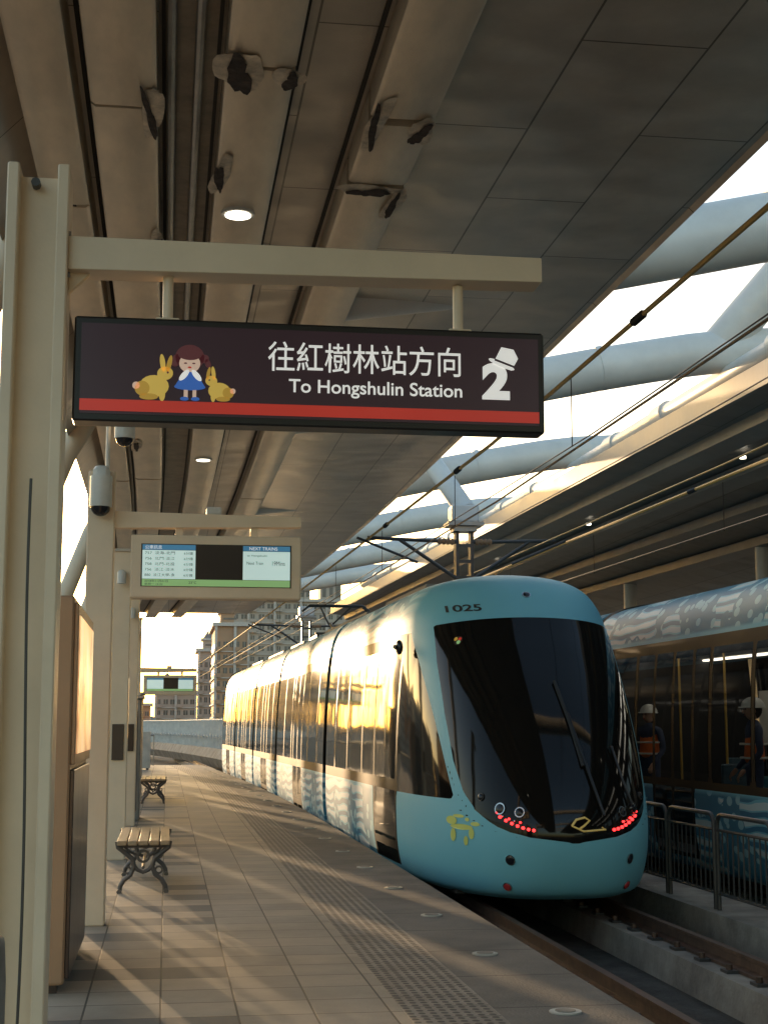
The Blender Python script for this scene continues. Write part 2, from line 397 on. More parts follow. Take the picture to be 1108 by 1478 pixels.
def tram_mat(name,see):
    m=bpy.data.materials.new(name); m.use_nodes=True; nt=m.node_tree; N=nt.nodes; L=nt.links; b=N['Principled BSDF']; out=N['Material Output']
    def at(n):
        a=N.new('ShaderNodeAttribute'); a.attribute_name=n; return a.outputs['Fac']
    tc=N.new('ShaderNodeTexCoord')
    nz=N.new('ShaderNodeTexNoise'); nz.inputs['Scale'].default_value=.8; nz.inputs['Detail'].default_value=5; L.new(tc.outputs['Object'],nz.inputs['Vector'])
    teal=mixc(nt,nz.outputs[0],(.20,.52,.62),(.23,.58,.68))
    mp=N.new('ShaderNodeMapping'); mp.inputs['Scale'].default_value=(.3,1,1.5); L.new(tc.outputs['Object'],mp.inputs[0])
    vo=N.new('ShaderNodeTexVoronoi'); vo.feature='F1'; vo.inputs['Scale'].default_value=4.2; L.new(mp.outputs[0],vo.inputs['Vector'])
    mp2=N.new('ShaderNodeMapping'); mp2.inputs['Scale'].default_value=(.3,.45,1); L.new(tc.outputs['Object'],mp2.inputs[0])
    wv=N.new('ShaderNodeTexWave'); wv.wave_type='BANDS'; wv.bands_direction='Z'; wv.inputs['Scale'].default_value=1.9; wv.inputs['Distortion'].default_value=5; wv.inputs['Detail'].default_value=1; wv.inputs['Detail Scale'].default_value=1.2; L.new(mp2.outputs[0],wv.inputs['Vector'])
    ns=N.new('ShaderNodeTexNoise'); ns.inputs['Scale'].default_value=.75; L.new(tc.outputs['Object'],ns.inputs['Vector'])
    dots=mth(nt,'LESS_THAN',vo.outputs['Distance'],.36); waves=mth(nt,'GREATER_THAN',wv.outputs['Fac'],.66); dw=mth(nt,'LESS_THAN',wv.outputs['Fac'],.30)
    sel=mth(nt,'GREATER_THAN',ns.outputs[0],.5); nsel=mth(nt,'SUBTRACT',1,sel); P=mth(nt,'MULTIPLY',at('pat'),.92)
    c=mixc(nt,mth(nt,'MULTIPLY',mth(nt,'MULTIPLY',waves,nsel),P),teal,(.66,.76,.76))
    c=mixc(nt,mth(nt,'MULTIPLY',mth(nt,'MULTIPLY',dw,nsel),P),c,(.03,.17,.30))
    c=mixc(nt,mth(nt,'MULTIPLY',mth(nt,'MULTIPLY',mth(nt,'SUBTRACT',1,dots),sel),P),c,(.04,.21,.33))
    c=mixc(nt,mth(nt,'MULTIPLY',mth(nt,'MULTIPLY',dots,sel),P),c,(.36,.62,.67))
    gl=mth(nt,'LESS_THAN',at('glass'),0)
    c=mixc(nt,gl,c,(.009,.008,.007))
    sm=mth(nt,'LESS_THAN',at('seam'),0)
    c=mixc(nt,sm,c,(.02,.018,.016))
    L.new(c,b.inputs['Base Color'])
    rg=mth(nt,'ADD',.45,mth(nt,'MULTIPLY',gl,-.385)); rg=mth(nt,'ADD',rg,mth(nt,'MULTIPLY',sm,.45))
    L.new(rg,b.inputs['Roughness']); b.inputs['Coat Weight'].default_value=.0
    L.new(mth(nt,'MULTIPLY',mth(nt,'ADD',.16,mth(nt,'MULTIPLY',gl,.08)),mth(nt,'SUBTRACT',1,mth(nt,'MULTIPLY',sm,.6))),b.inputs['Specular IOR Level'])
    n5=N.new('ShaderNodeTexNoise'); n5.inputs['Scale'].default_value=.9; L.new(tc.outputs['Object'],n5.inputs['Vector'])
    bp=N.new('ShaderNodeBump'); bp.inputs['Strength'].default_value=.10; bp.inputs['Distance'].default_value=.1; L.new(n5.outputs[0],bp.inputs['Height']); L.new(bp.outputs[0],b.inputs['Normal'])
    if see:
        tr=N.new('ShaderNodeBsdfTransparent'); tr.inputs[0].default_value=(.72,.72,.70,1)
        gs=N.new('ShaderNodeBsdfGlossy'); gs.inputs['Roughness'].default_value=.03
        fr=N.new('ShaderNodeFresnel'); fr.inputs[0].default_value=1.42
        mx=N.new('ShaderNodeMixShader'); L.new(fr.outputs[0],mx.inputs[0]); L.new(tr.outputs[0],mx.inputs[1]); L.new(gs.outputs[0],mx.inputs[2])
        m2=N.new('ShaderNodeMixShader'); f=mth(nt,'MULTIPLY',gl,mth(nt,'GREATER_THAN',at('pill'),0))
        L.new(f,m2.inputs[0]); L.new(b.outputs[0],m2.inputs[1]); L.new(mx.outputs[0],m2.inputs[2]); L.new(m2.outputs[0],out.inputs[0])
    return m
def build_tram(cx,y0,breaks,see,name='light_rail_tram'):
    par=empty(name); dy=y0-15; mt=tram_mat('tram_livery_'+('b' if see else 'a'),see)
    e0=breaks[0]-.18
    cols=[]
    for (w_,z_,yf) in PR:
        row=[(-w_,y) for y in np.linspace(e0,YB,110,endpoint=False)]
        for th in np.linspace(0,math.pi,210):
            row.append((-w_*np.sign(math.cos(th))*abs(math.cos(th))**(2/NN), YB-(YB-yf)*max(0,math.sin(th))**(2/NN)))
        row+=[(w_,y) for y in np.linspace(YB,e0,111)[1:]]
        cols.append(row)
    grid_obj('nose_body',cols,mt,[D1],[20.6,22.0,23.3],True,par,cx,dy)
    st=breaks[0]
    for k,en in enumerate(breaks[1:]):
        a,c=st+.18,en-.18; L_=c-a
        cols=[]
        ys=np.linspace(c,a,max(8,int(L_/.05)))
        for (w_,z_,yf) in PR:
            cols.append([(-w_,y) for y in ys]+[(w_,y) for y in ys[::-1]])
        doors=[(a+L_/2-.7,a+L_/2+.7)] if L_>4.5 else []
        wins=[v for v in np.arange(a+.9,c-.4,1.35) if not doors or not (doors[0][0]-.2<v<doors[0][1]+.2)]
        grid_obj('module_body',cols,mt,doors,wins,False,par,cx,dy)
        st=en
    bb=MB()
    prof=[(-p[0]*.93,-.1+(p[1]+.28)*.96) for p in PR[::4]]+[(p[0]*.93,-.1+(p[1]+.28)*.96) for p in PR[::-4]]
    for en in breaks[:-1]:
        for q in range(7):
            s_=1.0 if q%2 else .96
            yy=en-.21+q*.06+dy
            bb.strip([(cx+x*s_,z if z<0 else z*(.985 if q%2==0 else 1)) for x,z in prof],yy,yy+.06,1,M['rubber'],bf=tbend)
    bb.strip([(cx-1.0,-.32),(cx+1.0,-.32),(cx+1.0,-.2),(cx-1.0,-.2)],16.2+dy,breaks[-1]+dy,20,M['rubber'],bf=tbend)
    ye=breaks[-1]-.16+dy
    bb.add([(cx+x/.93+tbend(ye),ye,z) for x,z in prof],[tuple(range(len(prof)))],M['rubber'])
    for yb_ in (17.2,20.5,28,34,41,46):
        for s_ in(-.72,.72):
            X=cx+s_+tbend(yb_+dy)
            for q in (0,1.6):
                if yb_+q<breaks[-1]: bb.tube([(X-.06,yb_+q+dy,-.13),(X+.06,yb_+q+dy,-.13)],.29,M['dsteel'],20)
    bb.obj('bellows_and_underframe',par)
    return par,dy
tr1,_=build_tram(T1,15.0,[24.5,32.6,38.5,44.8,50.5],False)
tr2,dy2=build_tram(7.95,5.6,[24.5,31.9,37.5,43.8,50.5],True)
b=MB(); cx=7.95; Y0,Y1=9,40
b.strip([(cx-1.2,-.05),(cx+1.2,-.05),(cx+1.2,0),(cx-1.2,0)],Y0,Y1,15,M['grayc'],bf=tbend)
b.strip([(cx-1.1,2.5),(cx+1.1,2.5),(cx+1.1,2.55),(cx-1.1,2.55)],Y0,Y1,15,M['int'],bf=tbend)
for s_ in(-.5,.5): b.strip([(cx+s_-.05,2.47),(cx+s_+.05,2.47),(cx+s_+.05,2.495),(cx+s_-.05,2.495)],Y0,Y1,15,M['tfill'],bf=tbend)  # added fill strips under the ceiling, light up the cabin
for k in range(16):
    y=Y0+2+k*1.7
    for s_ in(-.75,.75):
        if s_<0 and k in(3,5): continue
        X=cx+s_+tbend(y)
        b.box(X-.22,X+.22,y,y+.42,.38,.46,M['seat'],.02); b.box(X-.22,X+.22,y+.40,y+.46,.46,1.0,M['seat'],.02); b.box(X-.05,X+.05,y+.1,y+.3,0,.38,M['dsteel'])
    b.tube([(cx-.35+tbend(y),y,0),(cx-.35+tbend(y),y,2.5)],.018,M['yel'],8)
    b.box(cx+1.08+tbend(y),cx+1.12+tbend(y),y-.1,y+.5,1.2,2.0,M['camw'])
b.obj('cabin_interior',tr2)
def on_nose(bm,x,z,r,m,depth=.02,ring=None,cx=T1):
    n=surfn(x,z); p=Vector((cx+x,surf(x,z),z))
    if ring: bm.tube([p-n*.01,p+n*depth],r*1.3,ring,20)
    bm.tube([p-n*.01,p+n*(depth+.006),p+n*(depth+.014)],r,m,18,rs=[r,r,r*.55])
b=MB()
for s_ in(-1,1):
    for k in range(7): on_nose(b,s_*(.42+k*.049),.425+.006*k+.004*k*k*.6,.016,M['redl'],.012)
    for k in range(5): on_nose(b,s_*(.54+k*.049),.50+.010*k+.003*k*k,.011,M['redl'] if k%2==0 else M['chrome'],.012)
    on_nose(b,s_*.54,.60,.042,M['dome'],.015,M['chrome']); on_nose(b,s_*.71,.63,.048,M['dome'],.015,M['chrome']); on_nose(b,s_*.86,.74,.032,M['dome'],.015,M['dsteel'])
    on_nose(b,s_*.63,.12,.042,M['dome'],.012,M['chrome']); on_nose(b,s_*.63,-.16,.04,M['redr'],.012,M['chrome'])
on_nose(b,0,3.0,.04,M['dome'],.012,M['chrome'])
b.obj('lamps',tr1,True)
b=MB()
def sline(pts,r,off,m):
    P=[]
    for x,z in pts:
        n=surfn(x,z); P.append(Vector((T1+x,surf(x,z),z))+n*off)
    b.tube(P,r,m,6)
sline([(.30,.56),(.24,.8),(.16,1.2),(.10,1.6)],.017,.04,M['black'])
sline([(.16,1.05),(.11,1.5),(.05,1.95)],.022,.025,M['rubber'])
sline([(.66,.66),(.58,.90),(.52,1.25)],.015,.035,M['black'])
sline([(-.04,.47),(.08,.415),(.32,.43),(.28,.45)],.010,.012,F['emb']); sline([(-.04,.47),(.01,.53),(.10,.55),(.15,.52),(.09,.47),(.04,.44)],.012,.012,F['emb'])
b.obj('wipers_and_emblem',tr1,True)
b=MB(); b.sph((2.77,17.75,2.42),.09,M['dome'],sc=(.5,1,1)); b.tube([(2.80,17.75,2.42),(2.70,17.7,2.42)],.03,M['black']); b.obj('side_camera',tr1,True)
b=MB(); dyel=flat('decal_yellow',(.68,.72,.18),0)
for (x,z,a_,c_) in [(-1.02,.42,.10,.030),(-1.09,.48,.045,.045),(-.95,.36,.025,.06),(-1.08,.33,.022,.07),(-.99,.28,.02,.05),(-.92,.46,.045,.022),(-1.04,.53,.05,.018),(-.98,.50,.02,.02)]:
    pts=[]
    for i in range(14):
        t=2*math.pi*i/14; X=x+a_*.8*math.cos(t); Z=z+c_*math.sin(t); n=surfn(X,Z); pts.append(Vector((T1+X,surf(X,Z),Z))+n*(.005+.001*(abs(x)*10%3)))
    b.add(pts,[tuple(range(14))],dyel)
b.obj('horse_decal',tr1)
b=MB()
for (dx,dz,rr_,m_,k) in ((0,0,.062,M['dpanel'],0),(-.018,.018,.026,F['yel2'],1),(.02,.015,.024,F['red'],2),(.0,-.022,.026,F['grn'],3)):
    x=-.85+dx; z=2.45+dz; n=surfn(x,z); p=Vector((T1+x,surf(x,z),z)); b.tube([p,p+n*(.005+.002*k)],rr_,m_,16)
b.obj('round_badge',tr1)

def text(body,wd,ht,loc,m,parent,rot=None,bold=0,name=None):
    c=bpy.data.curves.new('t','FONT'); c.body=body; c.size=1; c.extrude=0; c.offset=bold
    o=bpy.data.objects.new('t',c); scene.collection.objects.link(o); bpy.context.view_layer.update()
    dg=bpy.context.evaluated_depsgraph_get(); me=bpy.data.meshes.new_from_object(o.evaluated_get(dg)); bpy.data.objects.remove(o)
    co_=np.array([v.co[:] for v in me.vertices])
    if len(co_)==0: return None
    mn,mxx=co_.min(0),co_.max(0); sx=wd/(mxx[0]-mn[0]); sy=ht/(mxx[1]-mn[1])
    for v in me.vertices: v.co=((v.co.x-mn[0])*sx,(v.co.y-mn[1])*sy,0)
    me.materials.clear(); me.materials.append(m)
    o=bpy.data.objects.new(name or 'lettering',me); scene.collection.objects.link(o); o.location=loc
    o.rotation_euler=rot if rot else (rad(90),0,0); o.parent=parent
    return o
t=text('1025',.36,.085,(0,0,0),M['dsteel'],tr1,bold=.02,name='fleet_number')
for v in t.data.vertices:
    x=-.91+v.co.x; z=2.80+v.co.y; nn=surfn(x,z); q=Vector((T1+x,surf(x,z),z))+nn*.006; v.co=q
t.rotation_euler=(0,0,0)
pg=MB(); X=T1+tbend(33.5); Y=33.5
for s_ in(-.45,.45): pg.box(X+s_-.03,X+s_+.03,Y-.8,Y+.8,3.4,3.47,M['dsteel']); 
for yy in(-.7,.7): pg.box(X-.5,X+.5,Y+yy-.03,Y+yy+.03,3.47,3.52,M['dsteel'])
for s_ in(-.4,.4):
    for yy in (-.7,.7): pg.tube([(X+s_,Y+yy,3.3),(X+s_,Y+yy,3.4)],.05,M['brown'],8)
pg.tube([(X,Y-.5,3.5),(X,Y+.75,3.8)],.035,M['dsteel']); 
for s_ in(-1,1): pg.tube([(X+s_*.05,Y+.75,3.8),(X+s_*.35,Y-.3,4.12)],.02,M['dsteel']); 
for yy in(-.42,-.18): pg.tube([(X-.75,Y+yy,4.02),(X-.6,Y+yy,4.14),(X+.6,Y+yy,4.14),(X+.75,Y+yy,4.02)],.025,M['dsteel'])
pg.obj('pantograph',tr1)
b=MB()
for (a,c) in ((20.3,23.6),(25.5,31),(34.9,37.6),(39.5,43.5),(45.5,49)):
    b.strip([(T1-.58,3.28),(T1+.58,3.28),(T1+.52,3.44),(T1-.52,3.44)],a,c,4,M['grayc'],bf=tbend)
b.obj('roof_equipment',tr1)

# ------------------------------------------------------------------ canopies
can=empty('platform_canopy'); CY=-24
b=MB(); b.strip([(-1.35,5.25),(-1.0,5.62),(-.7,5.70),(4.16,5.70),(4.2,5.66),(4.2,5.95),(-.8,6.05),(-1.4,5.4)],CY,57,50,M['soff']); b.obj('soffit_panels',can)
b=MB()
def duct(x0,x1,z,segs):
    for (a,c) in segs: b.strip([(x0,5.69),(x1,5.69),(x1,z+.02),(x1-.03,z),(x0+.03,z),(x0,z+.02)],a,c,max(2,int((c-a)/2)),M['strip'])
duct(-.56,-.14,5.44,[(CY,9.2),(9.24,16.3),(16.34,24),(24.1,33),(33.1,56)])
duct(.28,.70,5.44,[(CY,8.5),(8.55,12.6),(12.66,19),(19.1,30),(30.1,56)])
duct(1.25,1.68,5.46,[(CY,9.2),(9.32,10.4),(10.52,17.5),(17.6,26),(26.1,56)])
duct(-1.0,-.66,5.40,[(CY,11),(11.06,24),(24.1,56)])
b.obj('ceiling_ducts',can,smooth=True)
b=MB(); b.strip([(-.13,5.685),(.27,5.685),(.27,5.67),(-.13,5.67)],CY,56,30,M['recess'])
for x in (-.61,-.1,.24,.74,1.2,1.72): b.strip([(x-.012,5.69),(x+.012,5.69),(x+.012,5.655),(x-.012,5.655)],CY,56,30,M['dark'])
for x in (-.05,.12): b.tube([(x,CY,5.6),(x,20,5.6)],.03,M['steel'],8)
b.obj('recesses_and_conduits',can)
b=MB()
def patch(x,y,a,c,z,m,rag,rot=0,sag=.0):
    n_=30; vs=[]; ph=[random.random()*6.3 for _ in range(4)]
    for ring in (1.0,.55):
        for i in range(n_):
            t=2*math.pi*i/n_; R=1+rag*(.5*math.sin(2*t+ph[0])+.35*math.sin(3*t+ph[1])+.15*math.sin(7*t+ph[2]))+random.uniform(-.06,.06)*rag*2
            R*=ring; u=a*R*math.cos(t); v=c*R*math.sin(t)
            vs.append((x+u*math.cos(rot)-v*math.sin(rot),y+u*math.sin(rot)+v*math.cos(rot),z-sag*(1-ring)*1.5+ (random.uniform(-.012,.0) if ring==1 else 0)))
    vs.append((x,y,z-sag))
    fs=[(i,(i+1)%n_,n_+(i+1)%n_,n_+i) for i in range(n_)]+[(n_+i,n_+(i+1)%n_,2*n_) for i in range(n_)]
    b.add(vs,fs,m)
for (x,y,a,c) in ((.36,8.55,.08,.24),(.66,8.6,.05,.12),(.58,12.7,.06,.10),(1.30,9.28,.03,.34),(1.62,9.35,.05,.16),(1.40,10.48,.14,.08),(1.64,10.75,.03,.26),(1.3,17.6,.03,.35),(-.35,16.4,.12,.08),(.31,19.1,.03,.4),(-.16,12.0,.03,.35),(-.17,9.25,.03,.35),(-.84,11.05,.10,.10),(-.5,21,.03,.4),(.31,10.3,.03,.3),(-.84,8.3,.08,.2)):
    patch(x,y,a*1.5+.02,c*1.2,5.432 if x<1.2 else 5.452,M['flap'],.3,random.uniform(-.12,.12),.02)
    patch(x+random.uniform(-.02,.02),y+.03,a,c,5.415 if x<1.2 else 5.435,M['torn'],.45,random.uniform(-.15,.15),.01)
b.obj('torn_lining_patches',can,True)
b=MB()
for (x,y) in ((.47,11.1),(.47,22.),(.47,34)):
    b.tube([(x+bend(y),y,5.44),(x+bend(y),y,5.415)],.13,M['camw'],20); b.tube([(x+bend(y),y,5.43),(x+bend(y),y,5.408)],.10,M['ltop'],20)
b.obj('downlights',can)
b=MB()
for y in (11.6,19.6,27.6,35.6,43.6,51.6):
    o_=bend(y); b.tube([(-2.1+o_,y,0),(-2.05+o_,y,2.2),(-1.85+o_,y,3.8),(-1.4+o_,y,5.0),(-.9+o_,y,5.9)],.15,M['cream'],16)
b.obj('canopy_columns',can,True)
rc=empty('opposite_canopy')
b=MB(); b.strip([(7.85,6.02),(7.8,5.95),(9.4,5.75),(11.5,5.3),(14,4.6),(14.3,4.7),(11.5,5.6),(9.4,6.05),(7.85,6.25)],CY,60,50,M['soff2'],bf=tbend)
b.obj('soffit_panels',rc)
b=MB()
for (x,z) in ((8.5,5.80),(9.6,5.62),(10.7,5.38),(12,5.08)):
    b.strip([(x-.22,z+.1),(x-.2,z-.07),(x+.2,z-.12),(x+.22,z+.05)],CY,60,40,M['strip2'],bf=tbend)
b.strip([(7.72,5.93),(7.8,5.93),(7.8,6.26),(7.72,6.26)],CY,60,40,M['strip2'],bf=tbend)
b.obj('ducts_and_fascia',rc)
b=MB()
for y in range(12,58,8):
    o_=tbend(y); b.tube([(12+o_,y,0),(12+o_,y,5.2)],.16,M['cream2'],14)
    b.tube([(9.0+o_,y+2,5.70),(9.0+o_,y+2,5.66)],.05,M['ltop'],14)
b.obj('columns_and_lights',rc,True)
b=MB(); b.strip([(14.5,0),(14.7,0),(14.7,3.2),(14.5,3.2)],CY,60,20,M['cream2'],bf=tbend)
for i in range(28):
    y=5+i*2; b.box(14.44+tbend(y),14.5+tbend(y),y,y+.08,0,3.2,M['dsteel'])
b.obj('opposite_platform_wall')
tt=empty('tubular_roof_truss')
b=MB()
def zx(x): return np.interp(x,[1.5,4.3,5.4,6.5,8,10,14],[5.6,5.98,6.22,6.45,6.72,6.85,6.5])
xs=np.linspace(1.5,13,18)
ys=[-17,-9,-1.5,6.3,14.3,20.6,29,37.5,46,54]
for y in ys:
    R=.36 if y<16 else .32
    b.tube([(x+bend(y),y-.06*(x-4)*(1 if y<16 else .3),float(zx(x))+.28) for x in xs],R,M['pipe'],24)
    for xx in (6.2,9.2):
        b.tube([(xx+bend(y)-.05,y-.06*(xx-4)*(1 if y<16 else .3),float(zx(xx))+.28),(xx+bend(y)+.05,y-.06*(xx-3.9)*(1 if y<16 else .3),float(zx(xx+.1))+.28)],R+.012,M['pipe'],24)
for i in range(len(ys)-1):
    a,c=ys[i],ys[i+1]
    b.tube([(8.15+bend(a),a,6.62),(8.15+bend(c),c,6.62)],.15,M['pipe'],16)
    for f in (.3,.62):
        yy=a+(c-a)*f; b.tube([(8.15+bend(yy),yy,6.62),(8.15+bend(yy+.5),yy+.5,6.62)],.20,M['pipe'],16)
        b.tube([(8.15+bend(yy),yy+.2,6.6),(8.1+bend(yy),yy+.2,6.15)],.07,M['pipe'],8)
b.tube([(7.95,20.6,6.95),(9.9,19.4,9.4)],.30,M['pipe'],20)
b.tube([(5.55,27.3,5.5),(4.9,28.4,6.9)],.2,M['pipe'],16)
b.obj('tubes',tt,True)

# ------------------------------------------------------------------ catenary
cat=empty('catenary_wires')
b=MB()
def wire(x,z,r,m,y0=-20,y1=95):
    b.tube([(x+tbend(y),y,z) for y in np.linspace(y0,y1,50)],r,m,6)
wire(3.9,4.92,.022,M['yel']); wire(3.95,4.2,.012,M['wire']); wire(7.8,4.96,.024,M['yel']); wire(7.85,4.25,.012,M['wire'])
wire(5.2,5.1,.009,M['wire']); wire(6.5,5.3,.009,M['wire']); wire(6.9,4.75,.012,M['yel'])
for y in range(0,60,6):
    for x in (3.92,7.82): b.tube([(x+tbend(y),y+2.,4.22),(x+tbend(y),y+2.,4.93)],.006,M['wire'],5)
for (x,z,y) in ((3.9,4.92,11.8),(3.9,4.92,19.5),(3.9,4.92,25.2),(7.8,4.96,21)):
    b.tube([(x+tbend(y),y-.16+.03*k,z) for k in range(11)],.03,M['black'],10,rs=[.022+.018*(k%2) for k in range(11)])
b.obj('wires',cat)
for y in (27.3,52):
    b=MB(); X=5.75+tbend(y)
    for s_ in(-.14,.14): b.box(X+s_-.03,X+s_+.03,y-.12,y+.12,-.5,5.1,M['dsteel'])
    for k in range(18): b.box(X-.11,X+.11,y-.121,y-.10,-.3+k*.3,-.24+k*.3,M['dsteel'])
    b.box(X-.22,X+.22,y-.2,y+.2,5.1,5.2,M['steel']); b.box(X-.34,X+.34,y-.28,y+.28,5.2,5.27,M['steel']); b.box(X-.26,X+.26,y-.22,y+.22,5.27,5.6,M['pipe'],.03)
    for s_,xe in((-1,3.7),(1,7.7)):
        xe+=tbend(y)
        b.tube([(X+s_*.15,y-.1,4.9),(xe-s_*.2,y-.1,4.95)],.035,M['dsteel']); b.tube([(X+s_*.15,y-.1,4.2),(X+s_*1.25,y-.1,4.93)],.035,M['dsteel']); b.tube([(xe,y-.1,4.95),(X+s_*.9,y-.1,4.5)],.025,M['dsteel'])
        b.tube([(X+s_*(.2+.04*k),y-.1,4.9+.001*k) for k in range(9)],.05,M['brown'],10,rs=[.04+.03*(k%2) for k in range(9)])
    b.obj('catenary_mast')

# ------------------------------------------------------------------ big hanging direction sign
sg=empty('platform_direction_sign')
b=MB()
for (a,c) in ((-.715,-.665),(-.505,-.455)): b.box(a,c,6.18,6.42,0,3.87,M['cream'],.006)
b.box(-.666,-.504,6.28,6.33,0,3.84,M['cream'])
b.box(-.76,-.41,6.1,6.5,.0,.03,M['cream'])
b.tube([(-.60,6.22,3.80),(-.60,6.27,3.80)],.02,M['dsteel'])
for z in (3.40,3.58):
    for y in (6.24,6.36): b.tube([(-.456,y,z),(-.445,y,z)],.012,M['steel'],6)
b.obj('column',sg)
b=MB(); b.prism([(-.455,3.42),(1.617,3.452),(1.617,3.564),(-.455,3.567)],6.22,6.38,M['cream']); b.prism([(-.455,3.33),(-.36,3.425),(-.455,3.425)],6.28,6.32,M['cream'])
for x in(-.03,1.25): b.tube([(x,6.3,3.44),(x,6.3,3.22)],.023,M['cream'],16)
for x in(-.03,1.25): b.box(x-.05,x+.05,6.25,6.35,3.222,3.232,M['cream'])
b.obj('bracket_arm',sg,bevel=.004)
b=MB(); b.box(-.42,1.625,6.24,6.36,2.768,3.222,M['black'],.008); b.obj('sign_case',sg)
b=MB(); b.box(-.39,1.598,6.236,6.241,2.80,3.192,F['bg']); b.box(-.39,1.598,6.233,6.2361,2.812,2.862,F['red']); b.obj('sign_face',sg)
Yt=6.2325
text('往紅樹林站方向',.845,.132,(.402,Yt,3.008),F['white'],sg,bold=.004)
text('To Hongshulin Station',.76,.078,(.493,Yt,2.898),F['white'],sg,bold=.012)
text('2',.125,.165,(1.342,Yt,2.912),F['white'],sg,bold=.05)
b=MB()
b.prism([(1.39,3.075),(1.475,3.045),(1.505,3.10),(1.485,3.14),(1.43,3.150),(1.41,3.11)],Yt-.003,Yt,F['white'])
b.ell(1.43,3.072,.062,.012,Yt-.0045,Yt-.001,F['white'],rot=rad(-22))
b.prism([(1.397,3.088),(1.482,3.058),(1.486,3.066),(1.400,3.097)],Yt-.006,Yt-.002,F['bg'])
b.obj('numeral_hat',sg)
b=MB()
def E(cx_,cz,a_,b_,m_,rot=0,l=0): b.ell(cx_,cz,a_,b_,Yt-.002-.0012*l,Yt+.002,m_,rad(rot))
E(.068,3.055,.062,.055,F['hair'],0,0); E(.01,3.04,.02,.028,F['hair'],-20,0); E(.128,3.05,.022,.018,F['hair'],20,0); E(.145,3.03,.012,.02,F['hair'],20,0)
E(.068,3.028,.045,.040,F['face'],0,1); E(.068,3.066,.050,.024,F['hair'],0,2); E(.05,3.028,.007,.003,F['hair'],0,2); E(.085,3.028,.007,.003,F['hair'],0,2); E(.068,3.01,.008,.004,F['red'],0,2)
b.prism([(.045,2.99),(.095,2.99),(.135,2.925),(.005,2.925)],Yt-.005,Yt+.002,F['blue']); E(.07,2.925,.066,.014,F['blue'],0,3)
E(.045,2.975,.012,.03,F['white'],-40,3); E(.098,2.975,.012,.03,F['white'],40,3)
b.prism([(.045,2.92),(.062,2.92),(.062,2.872),(.045,2.872)],Yt-.003,Yt+.002,F['face']); b.prism([(.082,2.92),(.098,2.92),(.098,2.872),(.082,2.872)],Yt-.003,Yt+.002,F['face'])
E(.048,2.873,.018,.008,F['blue'],0,3); E(.094,2.873,.018,.008,F['blue'],0,3)
def rabbit(x,z,s_,f):
    E(x,z,.055*s_,.042*s_,F['yel'],0,0); E(x-f*.045*s_,z-.01*s_,.028*s_,.028*s_,F['yel2'],0,1); E(x+f*.04*s_,z+.05*s_,.03*s_,.026*s_,F['yel'],10*f,1)
    E(x+f*.03*s_,z+.09*s_,.010*s_,.035*s_,F['yel'],8,1); E(x+f*.055*s_,z+.088*s_,.009*s_,.034*s_,F['yel2'],-12,1)
    E(x+f*.05*s_,z+.053*s_,.004*s_,.004*s_,F['hair'],0,3); E(x+f*.03*s_,z-.03*s_,.012*s_,.028*s_,F['yel'],0,1); E(x-f*.02*s_,z-.042*s_,.035*s_,.012*s_,F['yel2'],0,1); E(x-f*.068*s_,z+.0*s_,.014*s_,.014*s_,F['face'],0,1)
rabbit(-.08,2.925,1.12,1); rabbit(.195,2.912,.85,-1)
b.obj('cartoon_girl_and_rabbits',sg)
b=MB(); b.tube([(-.56+.012*math.sin(z*2.1),6.15,z) for z in np.linspace(.3,2.5,24)],.006,M['dsteel'],6); b.obj('loose_cable',sg)

# ------------------------------------------------------------------ passenger information displays
def info(y,xo,full,dz=0):
    e=empty('passenger_information_display'); b=MB(); o=xo
    b.box(-.64+o,-.43+o,y-.1,y+.1,0,3.46+dz,M['cream'],.01)
    b.prism([(-.43+o,3.02+dz),(1.03+o,3.05+dz),(1.03+o,3.13+dz),(-.43+o,3.15+dz)],y-.06,y+.06,M['cream'])
    for x in(.07,.66): b.box(x-.03+o,x+.03+o,y-.03,y+.03,2.97+dz,3.04+dz,M['cream'])
    b.box(.28+o,.40+o,y-.05,y+.05,3.14+dz,3.20+dz,M['camw'],.01)
    b.obj('post_and_arm',e)
    b=MB(); b.box(-.30+o,1.03+o,y-.09,y+.09,2.47+dz,2.965+dz,M['cream'],.012); b.obj('display_case',e)
    b=MB(); f=y-.0905
    b.box(-.22+o,.95+o,f-.004,f,2.56+dz,2.895+dz,F['blk'])
    for (a,c) in ((-.21,.20),(.57,.94)): b.box(a+o,c+o,f-.007,f-.0041,2.62+dz,2.845+dz,F['scr']); b.box(a+o,c+o,f-.007,f-.0041,2.848+dz,2.888+dz,F['hdr'])
    b.box(-.21+o,.94+o,f-.007,f-.0041,2.565+dz,2.617+dz,F['grn'])
    b.obj('screens',e)
    if full:
        text('公車訊息',.13,.03,(-.19+o,f-.0085,2.853),F['white'],e); text('NEXT TRAINS',.22,.025,(.62+o,f-.0085,2.855),F['white'],e)
        for k,tx in enumerate(('757  淡海-北門','756  北門-淡江','758  北門-北投','756  淡江-淡水','880  淡江大學-漁')):
            z=2.81-k*.043; text(tx,.23,.026,(-.19+o,f-.0085,z),F['ink'],e); text('6分鐘',.07,.024,(.11+o,f-.0085,z),F['ink'],e)
        text('to Hongshulin',.16,.02,(.60+o,f-.0085,2.80),F['ink'],e); text('Next Train',.13,.025,(.60+o,f-.0085,2.74),F['ink'],e); text('19Mins',.10,.035,(.80+o,f-.0085,2.735),F['ink'],e)
        text('2018年11月01日',.18,.02,(-.19+o,f-.0085,2.593),F['ink'],e); text('星期一 16:22',.14,.018,(-.19+o,f-.0085,2.57),F['ink'],e); text('23°C',.06,.02,(.15+o,f-.0085,2.583),F['ink'],e)
    return e
info(11.7,0,True)
info(38,-.29,False,-.24)
cm=empty('security_camera'); b=MB()
